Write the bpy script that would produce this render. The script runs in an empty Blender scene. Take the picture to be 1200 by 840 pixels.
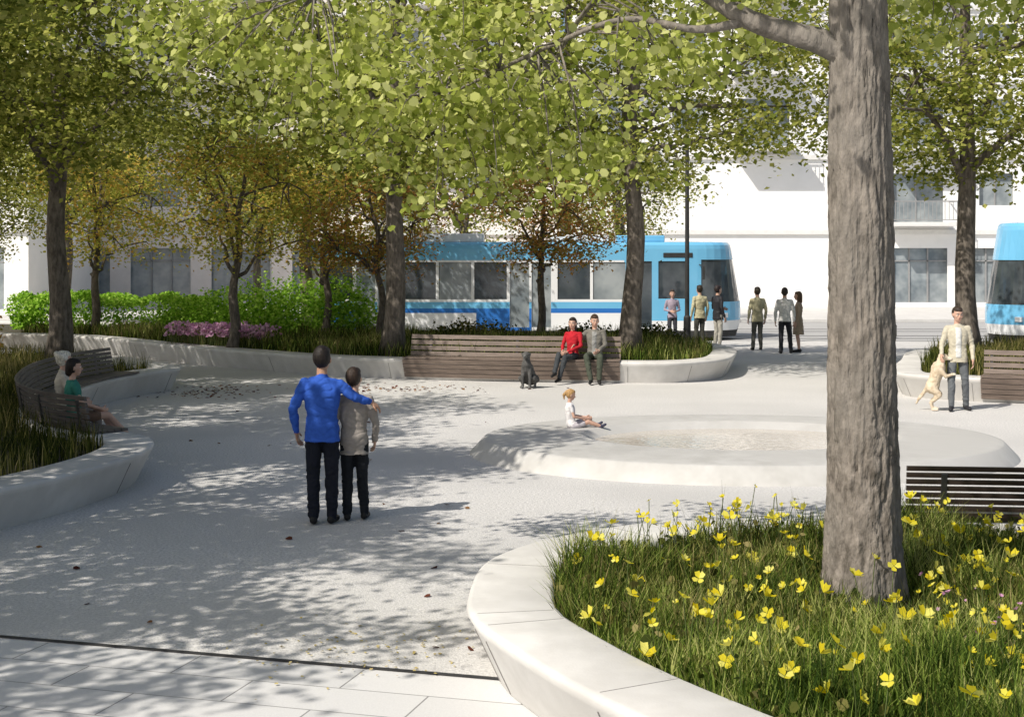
import bpy, bmesh, math, random
import numpy as np
from mathutils import Vector, Matrix, noise
from mathutils.bvhtree import BVHTree
scene=bpy.context.scene
COL=scene.collection
random.seed(3); rng=np.random.default_rng(7)
V3=Vector
# ------------------------------------------------------------------ materials
def new_mat(name):
    m=bpy.data.materials.new(name); m.use_nodes=True
    nt=m.node_tree; nt.nodes.clear()
    o=nt.nodes.new('ShaderNodeOutputMaterial'); return m,nt,o
def N(nt,t,**k):
    n=nt.nodes.new(t)
    for a,b in k.items(): setattr(n,a,b)
    return n
def c4(c): return (c[0],c[1],c[2],1)
def surf(name,c1,c2=None,scale=5,rough=.7,bump=0,bscale=None,detail=3,stretch=(1,1,1),metal=0,spec=.5,coat=0,c3=None,scale3=.3,dist=.02,lo=.35,hi=.65):
    m,nt,o=new_mat(name); c2=c2 or c1
    p=N(nt,'ShaderNodeBsdfPrincipled'); p.inputs['Roughness'].default_value=rough
    p.inputs['Metallic'].default_value=metal; p.inputs['Specular IOR Level'].default_value=spec
    p.inputs['Coat Weight'].default_value=coat
    tc=N(nt,'ShaderNodeTexCoord'); mp=N(nt,'ShaderNodeMapping'); mp.inputs['Scale'].default_value=stretch
    nt.links.new(tc.outputs['Object'],mp.inputs['Vector'])
    no=N(nt,'ShaderNodeTexNoise'); no.inputs['Scale'].default_value=scale; no.inputs['Detail'].default_value=detail
    no.inputs['Roughness'].default_value=.65
    nt.links.new(mp.outputs[0],no.inputs['Vector'])
    r=N(nt,'ShaderNodeValToRGB'); r.color_ramp.elements[0].position=lo; r.color_ramp.elements[1].position=hi
    r.color_ramp.elements[0].color=c4(c1); r.color_ramp.elements[1].color=c4(c2)
    nt.links.new(no.outputs['Fac'],r.inputs[0]); out=r.outputs[0]
    if c3:
        n3=N(nt,'ShaderNodeTexNoise'); n3.inputs['Scale'].default_value=scale3; n3.inputs['Detail'].default_value=4
        nt.links.new(tc.outputs['Object'],n3.inputs['Vector'])
        r3=N(nt,'ShaderNodeValToRGB'); r3.color_ramp.elements[0].position=.4; r3.color_ramp.elements[1].position=.7
        r3.color_ramp.elements[0].color=(0,0,0,1); r3.color_ramp.elements[1].color=(1,1,1,1)
        nt.links.new(n3.outputs['Fac'],r3.inputs[0])
        mx=N(nt,'ShaderNodeMix',data_type='RGBA'); nt.links.new(r3.outputs[0],mx.inputs[0])
        nt.links.new(out,mx.inputs[6]); mx.inputs[7].default_value=c4(c3); out=mx.outputs[2]
    nt.links.new(out,p.inputs['Base Color'])
    if bump:
        nb=N(nt,'ShaderNodeTexNoise'); nb.inputs['Scale'].default_value=bscale or scale; nb.inputs['Detail'].default_value=3
        nt.links.new(mp.outputs[0],nb.inputs['Vector'])
        b=N(nt,'ShaderNodeBump'); b.inputs['Strength'].default_value=bump; b.inputs['Distance'].default_value=dist
        nt.links.new(nb.outputs['Fac'],b.inputs['Height']); nt.links.new(b.outputs[0],p.inputs['Normal'])
    nt.links.new(p.outputs[0],o.inputs[0]); return m
def leafmat(name,cols,trans=.4,rough=.5,gloss=False,patch=0,pscale=.9):
    m,nt,o=new_mat(name)
    g=N(nt,'ShaderNodeNewGeometry'); r=N(nt,'ShaderNodeValToRGB')
    els=r.color_ramp.elements
    while len(els)<len(cols): els.new(.5)
    for i,c in enumerate(cols):
        els[i].position=i/(len(cols)-1); els[i].color=c4(c)
    fac=g.outputs['Random Per Island']
    if patch:
        tc=N(nt,'ShaderNodeTexCoord'); no=N(nt,'ShaderNodeTexNoise'); no.inputs['Scale'].default_value=pscale; no.inputs['Detail'].default_value=1
        nt.links.new(tc.outputs['Object'],no.inputs['Vector'])
        mr=N(nt,'ShaderNodeMapRange'); mr.inputs[1].default_value=.35; mr.inputs[2].default_value=.65; mr.inputs[3].default_value=-patch; mr.inputs[4].default_value=patch
        nt.links.new(no.outputs['Fac'],mr.inputs[0])
        ad=N(nt,'ShaderNodeMath',operation='ADD'); nt.links.new(fac,ad.inputs[0]); nt.links.new(mr.outputs[0],ad.inputs[1]); fac=ad.outputs[0]
    nt.links.new(fac,r.inputs[0])
    p=N(nt,'ShaderNodeBsdfDiffuse'); nt.links.new(r.outputs[0],p.inputs[0])
    t=N(nt,'ShaderNodeBsdfTranslucent')
    hs=N(nt,'ShaderNodeHueSaturation'); hs.inputs['Value'].default_value=1.6; hs.inputs['Saturation'].default_value=1.05
    nt.links.new(r.outputs[0],hs.inputs['Color']); nt.links.new(hs.outputs[0],t.inputs[0])
    mx=N(nt,'ShaderNodeMixShader'); mx.inputs[0].default_value=trans
    nt.links.new(p.outputs[0],mx.inputs[1]); nt.links.new(t.outputs[0],mx.inputs[2]); nt.links.new(mx.outputs[0],o.inputs[0]); return m
# ------------------------------------------------------------------ mesh helpers
def link(ob,parent=None):
    COL.objects.link(ob)
    if parent: ob.parent=parent
    return ob
def empty(name,loc=(0,0,0)):
    e=bpy.data.objects.new(name,None); e.location=loc; e.empty_display_size=.3; COL.objects.link(e); return e
class MB:
    def __init__(s): s.V=[];s.F=[];s.M=[]
    def add(s,v,f,m=0):
        o=len(s.V); s.V+= [tuple(x) for x in v]; s.F+=[tuple(i+o for i in q) for q in f]; s.M+=[m]*len(f)
    def box(s,c,d,m=0,rz=0,rx=0,ry=0):
        R=Matrix.Rotation(rz,3,'Z')@Matrix.Rotation(ry,3,'Y')@Matrix.Rotation(rx,3,'X'); c=V3(c)
        v=[c+R@V3((x*d[0]/2,y*d[1]/2,z*d[2]/2)) for x in(-1,1) for y in(-1,1) for z in(-1,1)]
        s.add(v,[(0,1,3,2),(4,6,7,5),(0,4,5,1),(2,3,7,6),(0,2,6,4),(1,5,7,3)],m)
    def tube(s,path,rad,sides=8,m=0,nz=0,seed=0,cap=True):
        P=[V3(p) for p in path]; n=len(P); v=[]
        t0=(P[1]-P[0]).normalized(); ref=V3((1,0,0)) if abs(t0.x)<.8 else V3((0,1,0))
        u=t0.cross(ref).normalized()
        for i in range(n):
            t=(P[min(i+1,n-1)]-P[max(i-1,0)]).normalized()
            u=(u-t*u.dot(t)).normalized(); w=t.cross(u)
            for k in range(sides):
                a=2*math.pi*k/sides; r=rad[i]
                if nz: r*=1+nz*noise.noise(V3((math.cos(a)*1.5,math.sin(a)*1.5,i*.5+seed)))
                v.append(P[i]+u*math.cos(a)*r+w*math.sin(a)*r)
        f=[(i*sides+k,i*sides+(k+1)%sides,(i+1)*sides+(k+1)%sides,(i+1)*sides+k) for i in range(n-1) for k in range(sides)]
        if cap: f+=[tuple(reversed(range(sides))),tuple(range((n-1)*sides,n*sides))]
        s.add(v,f,m)
    def ell(s,c,r,m=0,R=None,nu=14,nv=9):
        c=V3(c); v=[]; R=R or Matrix.Identity(3)
        for j in range(1,nv):
            t=math.pi*j/nv
            for k in range(nu):
                a=2*math.pi*k/nu
                v.append(c+R@V3((r[0]*math.sin(t)*math.cos(a),r[1]*math.sin(t)*math.sin(a),r[2]*math.cos(t))))
        v.append(c+R@V3((0,0,r[2]))); v.append(c-R@V3((0,0,r[2]))); T=len(v)-2
        f=[(j*nu+k,(j+1)*nu+k,(j+1)*nu+(k+1)%nu,j*nu+(k+1)%nu) for j in range(nv-2) for k in range(nu)]
        f+=[(T,k,(k+1)%nu) for k in range(nu)]+[(T+1,(nv-2)*nu+(k+1)%nu,(nv-2)*nu+k) for k in range(nu)]
        s.add(v,f,m)
    def capsule(s,a,b,ra,rb,m=0,n=12,k=4):
        a=V3(a);b=V3(b);d=b-a
        if d.length<1e-5: d=V3((0,0,1e-4))
        ax=d.normalized(); pts=[];rd=[]
        for i in range(k+1):
            th=math.pi/2*(i/k); pts.append(a-ax*ra*math.cos(th)); rd.append(max(ra*math.sin(th),.0008))
        for i in range(1,4):
            pts.append(a+d*i/4); rd.append(ra+(rb-ra)*i/4)
        for i in range(k+1):
            th=math.pi/2*(1-i/k); pts.append(b+ax*rb*math.cos(th)); rd.append(max(rb*math.sin(th),.0008))
        s.tube(pts,rd,n,m)
    def loft(s,rings,m=0,n=24,ex=2.4):
        v=[]
        for c,R,F,hw,hd in rings:
            for k in range(n):
                a=2*math.pi*k/n; ca,sa=math.cos(a),math.sin(a)
                v.append(V3(c)+R*hw*math.copysign(abs(ca)**(2/ex),ca)+F*hd*math.copysign(abs(sa)**(2/ex),sa))
        f=[(i*n+k,i*n+(k+1)%n,(i+1)*n+(k+1)%n,(i+1)*n+k) for i in range(len(rings)-1) for k in range(n)]
        f+=[tuple(reversed(range(n))),tuple(range((len(rings)-1)*n,len(rings)*n))]
        s.add(v,f,m)
    def mesh(s,name,mats,smooth=False):
        me=bpy.data.meshes.new(name); me.from_pydata(s.V,[],s.F)
        for m in mats: me.materials.append(m)
        me.polygons.foreach_set('material_index',s.M)
        if smooth: me.polygons.foreach_set('use_smooth',[True]*len(s.F))
        me.update(); return me
    def obj(s,name,mats,parent=None,smooth=False,bevel=0,angle=None):
        ob=bpy.data.objects.new(name,s.mesh(name,mats,smooth)); link(ob,parent)
        bm=bmesh.new(); bm.from_mesh(ob.data); bmesh.ops.recalc_face_normals(bm,faces=bm.faces); bm.to_mesh(ob.data); bm.free()
        if bevel:
            b=ob.modifiers.new('bevel','BEVEL'); b.width=bevel; b.segments=2; b.limit_method='ANGLE'
        return ob
def np_mesh(name,V,F,mats,mi=None,smooth=False):
    me=bpy.data.meshes.new(name); V=np.asarray(V,dtype=np.float32); F=np.asarray(F,dtype=np.int32); m,k=F.shape
    me.vertices.add(len(V)); me.vertices.foreach_set('co',V.ravel())
    me.loops.add(m*k); me.loops.foreach_set('vertex_index',F.ravel())
    me.polygons.add(m); me.polygons.foreach_set('loop_start',np.arange(m,dtype=np.int32)*k)
    for a in mats: me.materials.append(a)
    if mi is not None: me.polygons.foreach_set('material_index',np.asarray(mi,dtype=np.int32))
    me.update(calc_edges=True); me.validate(); return me
LEAF4=np.array([[0,0,0],[.42,.45,.06],[0,1,-.05],[-.42,.45,.06]])
LEAF6=np.array([[0,0,0],[.42,.28,.08],[.40,.72,.05],[0,1,-.08],[-.40,.72,.05],[-.42,.28,.08]])
def unit(a): return a/np.maximum(np.linalg.norm(a,axis=1,keepdims=True),1e-9)
def leaves(P,size,tmpl=LEAF4,up=.8,sv=.35,R=None):
    R=R or rng
    n=len(P); nrm=R.normal(size=(n,3)); nrm[:,2]=np.abs(nrm[:,2])*.8+up; nrm=unit(nrm)
    a=R.normal(size=(n,3)); a[:,2]-=.5; a=unit(a-nrm*np.sum(a*nrm,1,keepdims=True)); b=np.cross(a,nrm)
    s=(size*(1+R.uniform(-sv,sv,n)))[:,None,None]; k=len(tmpl)
    V=P[:,None,:]+s*(b[:,None,:]*tmpl[None,:,0:1]+a[:,None,:]*tmpl[None,:,1:2]+nrm[:,None,:]*tmpl[None,:,2:3])
    return V.reshape(-1,3),np.arange(n*k).reshape(n,k)
def catmull(pts,closed=True,n=8):
    P=[V3((p[0],p[1],0)) for p in pts]; out=[]; m=len(P)
    for i in range(m if closed else m-1):
        g=(lambda j:P[j%m]) if closed else (lambda j:P[max(0,min(m-1,j))])
        p0,p1,p2,p3=g(i-1),g(i),g(i+1),g(i+2)
        for k in range(n):
            t=k/n
            out.append(.5*((2*p1)+(p2-p0)*t+(2*p0-5*p1+4*p2-p3)*t*t+(3*p1-p0-3*p2+p3)*t**3))
    if not closed: out.append(P[-1])
    return out
def normals(P,closed):
    n=len(P); R=[]
    for i in range(n):
        a=P[(i-1)%n] if closed else P[max(i-1,0)]; b=P[(i+1)%n] if closed else P[min(i+1,n-1)]
        t=(b-a).normalized(); R.append(V3((-t.y,t.x,0)))
    return R
def sweep(mb,P,prof,closed,m=0,loop=True,mi=None):
    Nn=normals(P,closed); k=len(prof); n=len(P)
    v=[P[i]+Nn[i]*o+V3((0,0,z)) for i in range(n) for o,z in prof]
    f=[]
    for i in range(n if closed else n-1):
        j=(i+1)%n
        for q in range(k if loop else k-1):
            f.append((i*k+q,j*k+q,j*k+(q+1)%k,i*k+(q+1)%k))
    if not closed and loop: f+=[tuple(range(k)),tuple(reversed(range((n-1)*k,n*k)))]
    mb.add(v,f,m)
def ccw(pts):
    a=sum(pts[i][0]*pts[(i+1)%len(pts)][1]-pts[(i+1)%len(pts)][0]*pts[i][1] for i in range(len(pts)))
    return pts if a>0 else pts[::-1]
def in_poly(X,Y,poly):
    inside=np.zeros(len(X),bool); n=len(poly)
    for i in range(n):
        x1,y1=poly[i][0],poly[i][1]; x2,y2=poly[(i+1)%n][0],poly[(i+1)%n][1]
        c=((y1>Y)!=(y2>Y))&(X<(x2-x1)*(Y-y1)/((y2-y1)+1e-12)+x1); inside^=c
    return inside
def sample_poly(poly,n,box=None):
    xs=[p[0] for p in poly]; ys=[p[1] for p in poly]
    b=[min(xs),max(xs),min(ys),max(ys)]
    if box: b=[max(b[0],box[0]),min(b[1],box[1]),max(b[2],box[2]),min(b[3],box[3])]
    out=np.zeros((0,2))
    while len(out)<n:
        X=rng.uniform(b[0],b[1],n);Y=rng.uniform(b[2],b[3],n); k=in_poly(X,Y,poly); out=np.vstack([out,np.stack([X[k],Y[k]],1)])
    return out[:n]
# ------------------------------------------------------------------ material library
M_concrete=surf('pale_concrete',(.57,.555,.53),(.67,.655,.63),scale=3,rough=.75,bump=.1,bscale=60,c3=(.49,.475,.45),scale3=.8)
M_conc2=surf('wet_concrete',(.44,.43,.405),(.54,.53,.505),scale=2.2,rough=.6,bump=.1,bscale=60,c3=(.48,.47,.445),scale3=.5)
M_gravel=surf('plaza_aggregate',(.33,.325,.315),(.78,.76,.73),scale=38,rough=.9,bump=.6,bscale=70,detail=5,c3=(.51,.50,.48),scale3=.35,lo=.28,hi=.66)
M_ground=surf('pale_ground',(.52,.51,.49),(.6,.59,.57),scale=2,rough=.9)
M_bark=surf('bark_grey',(.095,.082,.068),(.29,.255,.22),scale=8,rough=.95,bump=1,bscale=14,detail=6,stretch=(1.6,1.6,.7),c3=(.195,.178,.156),scale3=1.5,dist=.03,spec=.2)
M_barkd=surf('bark_dark',(.07,.058,.046),(.19,.16,.13),scale=9,rough=.9,bump=.8,bscale=12,stretch=(1.5,1.5,.5))
M_wood=surf('bench_wood',(.12,.09,.072),(.21,.16,.13),scale=3,rough=.6,bump=.2,bscale=20,stretch=(1,1,14))
M_woodg=surf('bench_wood_grey',(.075,.064,.058),(.14,.12,.11),scale=3,rough=.6,bump=.2,bscale=20,stretch=(1,1,14))
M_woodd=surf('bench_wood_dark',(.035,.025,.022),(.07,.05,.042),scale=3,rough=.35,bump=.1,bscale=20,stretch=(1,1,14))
M_metal=surf('bench_bracket_steel',(.08,.08,.085),(.12,.12,.12),rough=.4,metal=.8)
M_soil=surf('soil',(.035,.03,.018),(.07,.06,.035),scale=12,rough=1)
M_leafA=leafmat('leaf_green_gold',[(.10,.13,.025),(.20,.225,.045),(.32,.33,.08),(.45,.44,.14)],.42)
M_leafN=leafmat('leaf_near',[(.17,.21,.04),(.30,.34,.075),(.43,.46,.14),(.56,.57,.25)],.45)
M_leafO=leafmat('leaf_yellow_autumn',[(.20,.24,.04),(.38,.39,.08),(.55,.47,.12),(.55,.32,.09)],.45)
M_leafR=leafmat('leaf_red_brown',[(.18,.20,.045),(.33,.27,.08),(.52,.22,.08),(.45,.37,.11)],.42)
M_hedge=leafmat('leaf_hedge',[(.12,.25,.02),(.22,.40,.045),(.34,.53,.08),(.45,.60,.14)],.4)
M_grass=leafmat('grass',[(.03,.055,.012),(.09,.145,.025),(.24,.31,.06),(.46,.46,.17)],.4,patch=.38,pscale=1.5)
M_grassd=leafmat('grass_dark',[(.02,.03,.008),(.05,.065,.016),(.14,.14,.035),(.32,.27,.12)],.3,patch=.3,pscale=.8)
# ------------------------------------------------------------------ trees
def make_crown(name,center,rad,ncl,per,size,mats,R,tmpl=LEAF4,cl=.55,extra=None,gap=.0,gs=.55):
    c=np.array(center); C=[]
    while len(C)<ncl:
        p=R.normal(size=3); p/=np.linalg.norm(p); p*=R.uniform(.25,1)**.5; p[2]=p[2] if p[2]>-.9 else -.9
        q=c+p*np.array(rad)
        nv=noise.noise(V3(tuple(q*gs)))
        if nv<gap-.15: continue
        C.append(q)
    C=np.array(C)
    if extra is not None: C=np.vstack([C,np.array(extra)])
    P=[]
    for q in C:
        k=int(per*R.uniform(.5,1.4)); d=R.normal(size=(k,3))*np.array([cl,cl,cl*.42]); 
        d[:,2]-=.25*(d[:,0]**2+d[:,1]**2)
        P.append(q+d)
    P=np.vstack(P); V,F=leaves(P,size,tmpl,R=R)
    return np_mesh(name,V,F,mats),C
def make_wood(name,h,r0,C,bark,R,limb_from,nlimb=9,nz=.12,lean=(0,0),twigs=90,sides=10):
    mb=MB(); n=14
    path=[(lean[0]*(i/n)**1.5+.06*math.sin(i*1.1),lean[1]*(i/n)**1.5+.05*math.cos(i*.9),h*i/n) for i in range(n+1)]
    rad=[r0*(1.0-.72*(i/n))+(r0*.35*max(0,1-i/1.2)) for i in range(n+1)]
    mb.tube(path,rad,14,0,nz,seed=r0*37)
    L=[]
    idx=R.permutation(len(C))[:nlimb]
    for j,i in enumerate(idx):
        z=limb_from+(h*.85-limb_from)*(j/nlimb)**1.0; a=V3((path[int(z/h*n)][0],path[int(z/h*n)][1],z)); b=V3(C[i]); 
        if b.z<a.z+.1: b.z=a.z+.3
        mid=(a+b)/2+V3((0,0,.25*(b-a).length*R.uniform(.1,.6))); pts=[]
        for k in range(9):
            t=k/8; pts.append(a*(1-t)**2+mid*2*t*(1-t)+b*t*t+V3((R.normal()*.05,R.normal()*.05,R.normal()*.04))*(0 if k==0 else 1))
        rr=r0*.36*(1-.45*j/nlimb); mb.tube(pts,[rr*(1-.8*k/8)+.008 for k in range(9)],8,0,.1,seed=j)
        L+= [(p,rr*(1-.8*k/8)) for k,p in enumerate(pts) if k>1]
    for i in R.permutation(len(C))[:twigs]:
        b=V3(C[i]); p,rr=min(L,key=lambda q:(q[0]-b).length); a=p.copy()
        if (b-a).length>3.2: continue
        mid=(a+b)/2+V3((R.normal()*.15,R.normal()*.15,.15))
        mb.tube([a,a*.5+mid*.5+V3((0,0,.04)),mid,b*.5+mid*.5,b],[max(.012,rr*.5),.022,.018,.013,.006],5,0)
    return mb.mesh(name,[bark],True)
def place_tree(name,loc,wood,crown,rz=0,s=(1,1,1)):
    e=empty(name,loc); e.rotation_euler=(0,0,rz); e.scale=s
    link(bpy.data.objects.new('trunk_and_limbs',wood),e); link(bpy.data.objects.new('foliage',crown),e); return e
TR=[]
for k in range(3):
    R=np.random.default_rng(20+k)
    cr,C=make_crown('crown_large_%d'%k,(0,0,7.1),(4.5,4.5,3.3),250,112,.12,[M_leafA],R,cl=.45,gap=.06)
    wd=make_wood('wood_large_%d'%k,9.5,.25,C,M_barkd,R,3.6,10)
    TR.append((wd,cr))
for k in range(2):
    R=np.random.default_rng(120+k)
    cr,C=make_crown('crown_open_%d'%k,(0,0,7.0),(4.6,4.6,2.6),150,250,.12,[M_leafA],R,cl=.42,gap=.18,gs=.5)
    wd=make_wood('wood_open_%d'%k,9.2,.25,C,M_barkd,R,3.6,11)
    TR.append((wd,cr))
for k,(x,y,v,rz,s) in enumerate([(-9.7,31,0,.3,1),(-2.64,32.6,1,1.2,1),(2.72,32.6,2,2.2,1),(10.4,33.2,1,4,1.04),(17.6,33,0,2,1.05),
        (-15.5,34,2,5,1),(-9.2,13.6,3,2.6,.98),(-10.8,19.6,4,5.2,1.02),(-8.1,8.4,4,3.3,.88),(-12.0,26,3,1.0,1),(-6.3,44.5,2,0,.95),(-16,52,0,3,1)]):
    place_tree('deciduous_tree',(x,y,.35 if k<10 else 0),TR[v][0],TR[v][1],rz,(s,s,s))
SM=[]
for k,mt in enumerate([M_leafO,M_leafR,M_leafA]):
    R=np.random.default_rng(50+k)
    cr,C=make_crown('crown_small_%d'%k,(0,0,3.4),(2.3,2.1,1.5),100,85,.085,[mt],R,cl=.34,gap=0)
    wd=make_wood('wood_small_%d'%k,4.2,.12,C,M_barkd,R,1.5,9,lean=(.3,.1),twigs=50)
    SM.append((wd,cr))
for x,y,v,rz,s in [(-6.7,34.8,0,.5,1.1),(.75,38,1,1,1),(-3.3,37,1,3,.95),(-4.9,38.5,0,2,1.0),(-11.8,41,0,1,1.1),(-15.3,40,2,1,1.1),(-9.5,54,2,1,1.5),(-1.5,54.5,2,3,1.5),(4.2,54.5,2,4,1.4)]:
    place_tree('ornamental_tree',(x,y,.35 if y<50 else 0),SM[v][0],SM[v][1],rz,(s,s,s))
# foreground tree (bark modelled)
def foreground_tree():
    e=empty('deciduous_tree',(2.39,9.9,.34)); mb=MB(); n=260; sd=130; H=8.6; v=[]
    def cen(z): return (-.006*z+.02*math.sin(z*.9), .02*math.sin(z*.7))
    for i in range(n+1):
        z=H*(i/n)**1.35-.1; r=.248-.012*z+.07*math.exp(-max(z,0)*3.2); r=max(r,.05)
        cx,cy=cen(z)
        for k in range(sd):
            a=2*math.pi*k/sd; ca,sa=math.cos(a),math.sin(a)
            q=V3((ca*1.3,sa*1.3,z*.55))
            w=noise.noise(q*1.6)*.02+.018*math.exp(-max(z,0)*2.5)*math.cos(a*5+1)
            wz=z+.15*noise.noise(V3((ca*2,sa*2,z*1.5)))
            f=abs(noise.noise(V3((ca*4.6,sa*4.6,wz*1.2))))
            g=abs(noise.noise(V3((ca*6,sa*6,wz*4.5))))
            w+=-.018*max(0,1-f*8)+.009*noise.noise(V3((ca*9,sa*9,z*7)))-.013*max(0,1-g*8)
            w+=.006*noise.noise(V3((ca*26,sa*26,z*22)))
            v.append((cx+ca*(r+w),cy+sa*(r+w),z))
    f=[(i*sd+k,i*sd+(k+1)%sd,(i+1)*sd+(k+1)%sd,(i+1)*sd+k) for i in range(n) for k in range(sd)]
    mb.add(v,f,0)
    def limb(pts,r0,r1,nz=.15):
        P=[]; 
        m=len(pts)
        for i in range(m-1):
            g=lambda j:V3(pts[max(0,min(m-1,j))]); p0,p1,p2,p3=g(i-1),g(i),g(i+1),g(i+2)
            for k in range(8):
                t=k/8; P.append(.5*((2*p1)+(p2-p0)*t+(2*p0-5*p1+4*p2-p3)*t*t+(3*p1-p0-3*p2+p3)*t**3))
        P.append(V3(pts[-1])); mb.tube(P,[r0+(r1-r0)*(i/(len(P)-1))**.7 for i in range(len(P))],14,0,nz,seed=r0*90); return P
    A=[]
    A+=limb([(0,0,3.70),(-.30,0,3.86),(-.75,.1,4.02),(-1.2,.3,4.35),(-1.9,.7,4.8),(-2.9,1.0,4.8),(-3.9,1.2,4.4)],.115,.02)
    A+=limb([(-.75,.1,4.02),(-1.1,.2,3.97),(-1.6,.6,4.1),(-2.2,1.2,3.95),(-2.9,1.5,3.65)],.04,.010)
    A+=limb([(-1.2,.3,4.35),(-1.6,1.1,4.45),(-1.9,2.1,4.25),(-2.1,3.0,3.9)],.04,.01)
    A+=limb([(0,0,4.4),(.5,.3,4.75),(1.3,.7,5.1),(2.4,1.0,5.3)],.09,.02)
    A+=limb([(0,0,5.0),(.3,-.5,5.5),(.5,-1.5,6.1),(.4,-2.4,6.3)],.08,.02)
    A+=limb([(0,0,5.6),(-.5,-.4,6.2),(-1.3,-.6,6.8),(-2,-.7,7.1)],.07,.02)
    A+=limb([(0,0,4.8),(.4,.8,5.5),(.6,1.6,6.0),(.5,2.4,6.4)],.07,.02)
    R=np.random.default_rng(5)
    sp=[]
    for p in [(-4.3,1.2,3.9),(-4.0,1.6,3.6),(-3.6,.9,3.75),(-3.2,1.5,3.35),(-2.65,1.1,3.8),(-2.4,1.3,3.25),(-2.7,1.6,3.0),(-2.1,1.0,3.65),(-1.8,1.4,3.3),
              (-1.5,.8,3.9),(-3.7,1.3,4.15),(-2.9,1.4,4.2),(-2.3,1.3,4.25),(-1.2,1.6,4.0),(-4.6,1.8,4.1),(-2.0,2.6,3.7),(-1.6,3.0,3.9),(-2.9,2.6,3.7),(-3.4,2.3,4.0),
              (-1.0,2.4,4.1),(-.6,1.2,4.2),(.8,.9,4.35),(1.5,.6,4.5),(1.1,1.6,4.2),(-4.9,1.0,4.35),(-3.2,.6,4.3),(-.9,.5,4.35),(1.9,1.6,4.4),(-2.0,1.2,3.0),(-2.9,1.2,3.5),(-2.5,1.5,3.5),(-3.9,1.5,4.0),(-5.2,1.6,4.0),(-4.4,1.4,4.4)]:
        for _ in range(4): sp.append(tuple(np.array(p)+R.normal(size=3)*np.array([.22,.25,.13])))
    for p in sp:
        b=V3(p); a=min(A,key=lambda q:(q-b).length)
        mid=(a+b)/2+V3((0,0,.12)); mb.tube([a,mid,b,b+(b-mid)*.25-V3((0,0,.06))],[.010,.007,.004,.002],5,0)
    cr,C=make_crown('crown_foreground',(.2,-.4,6.5),(2.7,2.4,1.7),110,80,.08,[M_leafN],R,tmpl=LEAF6,cl=.34,gap=.05)
    for i in range(0,len(C),2):
        b=V3(C[i]); a=min(A,key=lambda q:(q-b).length); mid=(a+b)/2+V3((0,0,.1)); mb.tube([a,mid,b],[.02,.014,.006],5,0)
    P=[]
    for q in sp:
        k=int(R.uniform(38,80)); d=R.normal(size=(k,3))*np.array([.21,.21,.10]); P.append(np.array(q)+d)
    P=np.vstack(P); V,F=leaves(P,.066,LEAF6,up=.3,R=R)
    mb.obj('trunk_and_limbs',[M_bark],e,True)
    link(bpy.data.objects.new('foliage_crown',cr),e)
    link(bpy.data.objects.new('foliage_sprays',np_mesh('foliage_sprays',V,F,[M_leafN])),e)
foreground_tree()
# ------------------------------------------------------------------ planters
M_joint=surf('joint_dark',(.20,.19,.18),(.24,.23,.22),rough=.9)  # plain dark colour for the seams in the concrete rims
PROF=[(.20,0),(.03,.36),(0,.41),(.012,.44),(.04,.452),(.55,.452),(.58,.44),(.59,.41),(.59,.2)]
def planter(name,pts,soilz=.36,prof=PROF,n=8,jstep=14):
    pts=ccw(pts); P=catmull(pts,True,n); e=empty(name); mb=MB(); sweep(mb,P,prof,True,0,loop=False)
    mb.obj('concrete_rim',[M_concrete],e,True)
    Nn=normals(P,True); inner=[P[i]+Nn[i]*.585 for i in range(len(P))]
    mj=MB()
    for i in range(3,len(P),jstep):
        c=P[i]+Nn[i]*.295; mj.box((c.x,c.y,.4515),(.50,.006,.004),0,rz=math.atan2(Nn[i].y,Nn[i].x))
        a=P[i]+Nn[i]*.112; mj.box((a.x,a.y,.18),(.006,.006,.38),0,rz=math.atan2(Nn[i].y,Nn[i].x),ry=-.443)
    mj.obj('joints',[M_joint],e)
    bm=bmesh.new(); f=bm.faces.new([bm.verts.new((p.x,p.y,soilz)) for p in inner]); bmesh.ops.triangulate(bm,faces=[f])
    me=bpy.data.meshes.new('soil'); bm.to_mesh(me); bm.free(); me.materials.append(M_soil); link(bpy.data.objects.new('soil',me),e)
    return e,[(p.x,p.y) for p in inner]
FG=[(-.30,9.84),(-.19,10.9),(.28,11.72),(1.18,12.45),(2.3,12.82),(3.5,12.92),(5,12.75),(6.5,12.1),(7.5,10.5),(7.5,8.5),(6.5,6.3),(4.8,4.9),(3.0,4.7),(1.75,5.6),(.95,6.75),(.36,7.72),(-.04,8.6),(-.25,9.2)]
LB=[(-9,11.9),(-6.6,12.6),(-5.25,13.8),(-4.6,15.2),(-4.3,16.7),(-4.42,17.9),(-4.95,18.65),(-5.75,19.45),(-6.4,20.6),(-6.9,22.2),(-7.25,24),(-7.3,26),(-6.95,27.8),(-6.6,28.9),(-7.1,29.9),(-8.2,30.6),(-8.7,31.6),(-9.2,32.7),(-10.5,33.6),(-13,33.4),(-17,29),(-17,18),(-13,12.5)]
MBED=[(-20,42),(-16,41),(-12,39.7),(-8.46,35.9),(-4.74,32.4),(-2.4,31.2),(0,30.55),(2.2,30.25),(3.5,30.3),(4.55,31.2),(5.1,33),(5.3,35),(4.6,37.3),(1,39.3),(-4,41.3),(-7,44),(-12,47),(-20,48.5)]
RB=[(7.35,27.75),(7.6,27.15),(8.3,26.6),(9.3,26.15),(11,25.6),(14,25.3),(18,28),(18,33),(14,35.8),(11,35.6),(9.3,33.8),(8.3,31),(7.55,28.9)]
_,fg_in=planter('curved_planter',FG,.34); _,lb_in=planter('curved_planter',LB,.36); _,mb_in=planter('curved_planter',MBED,.36,jstep=9); _,rb_in=planter('curved_planter',RB,.36)
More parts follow.
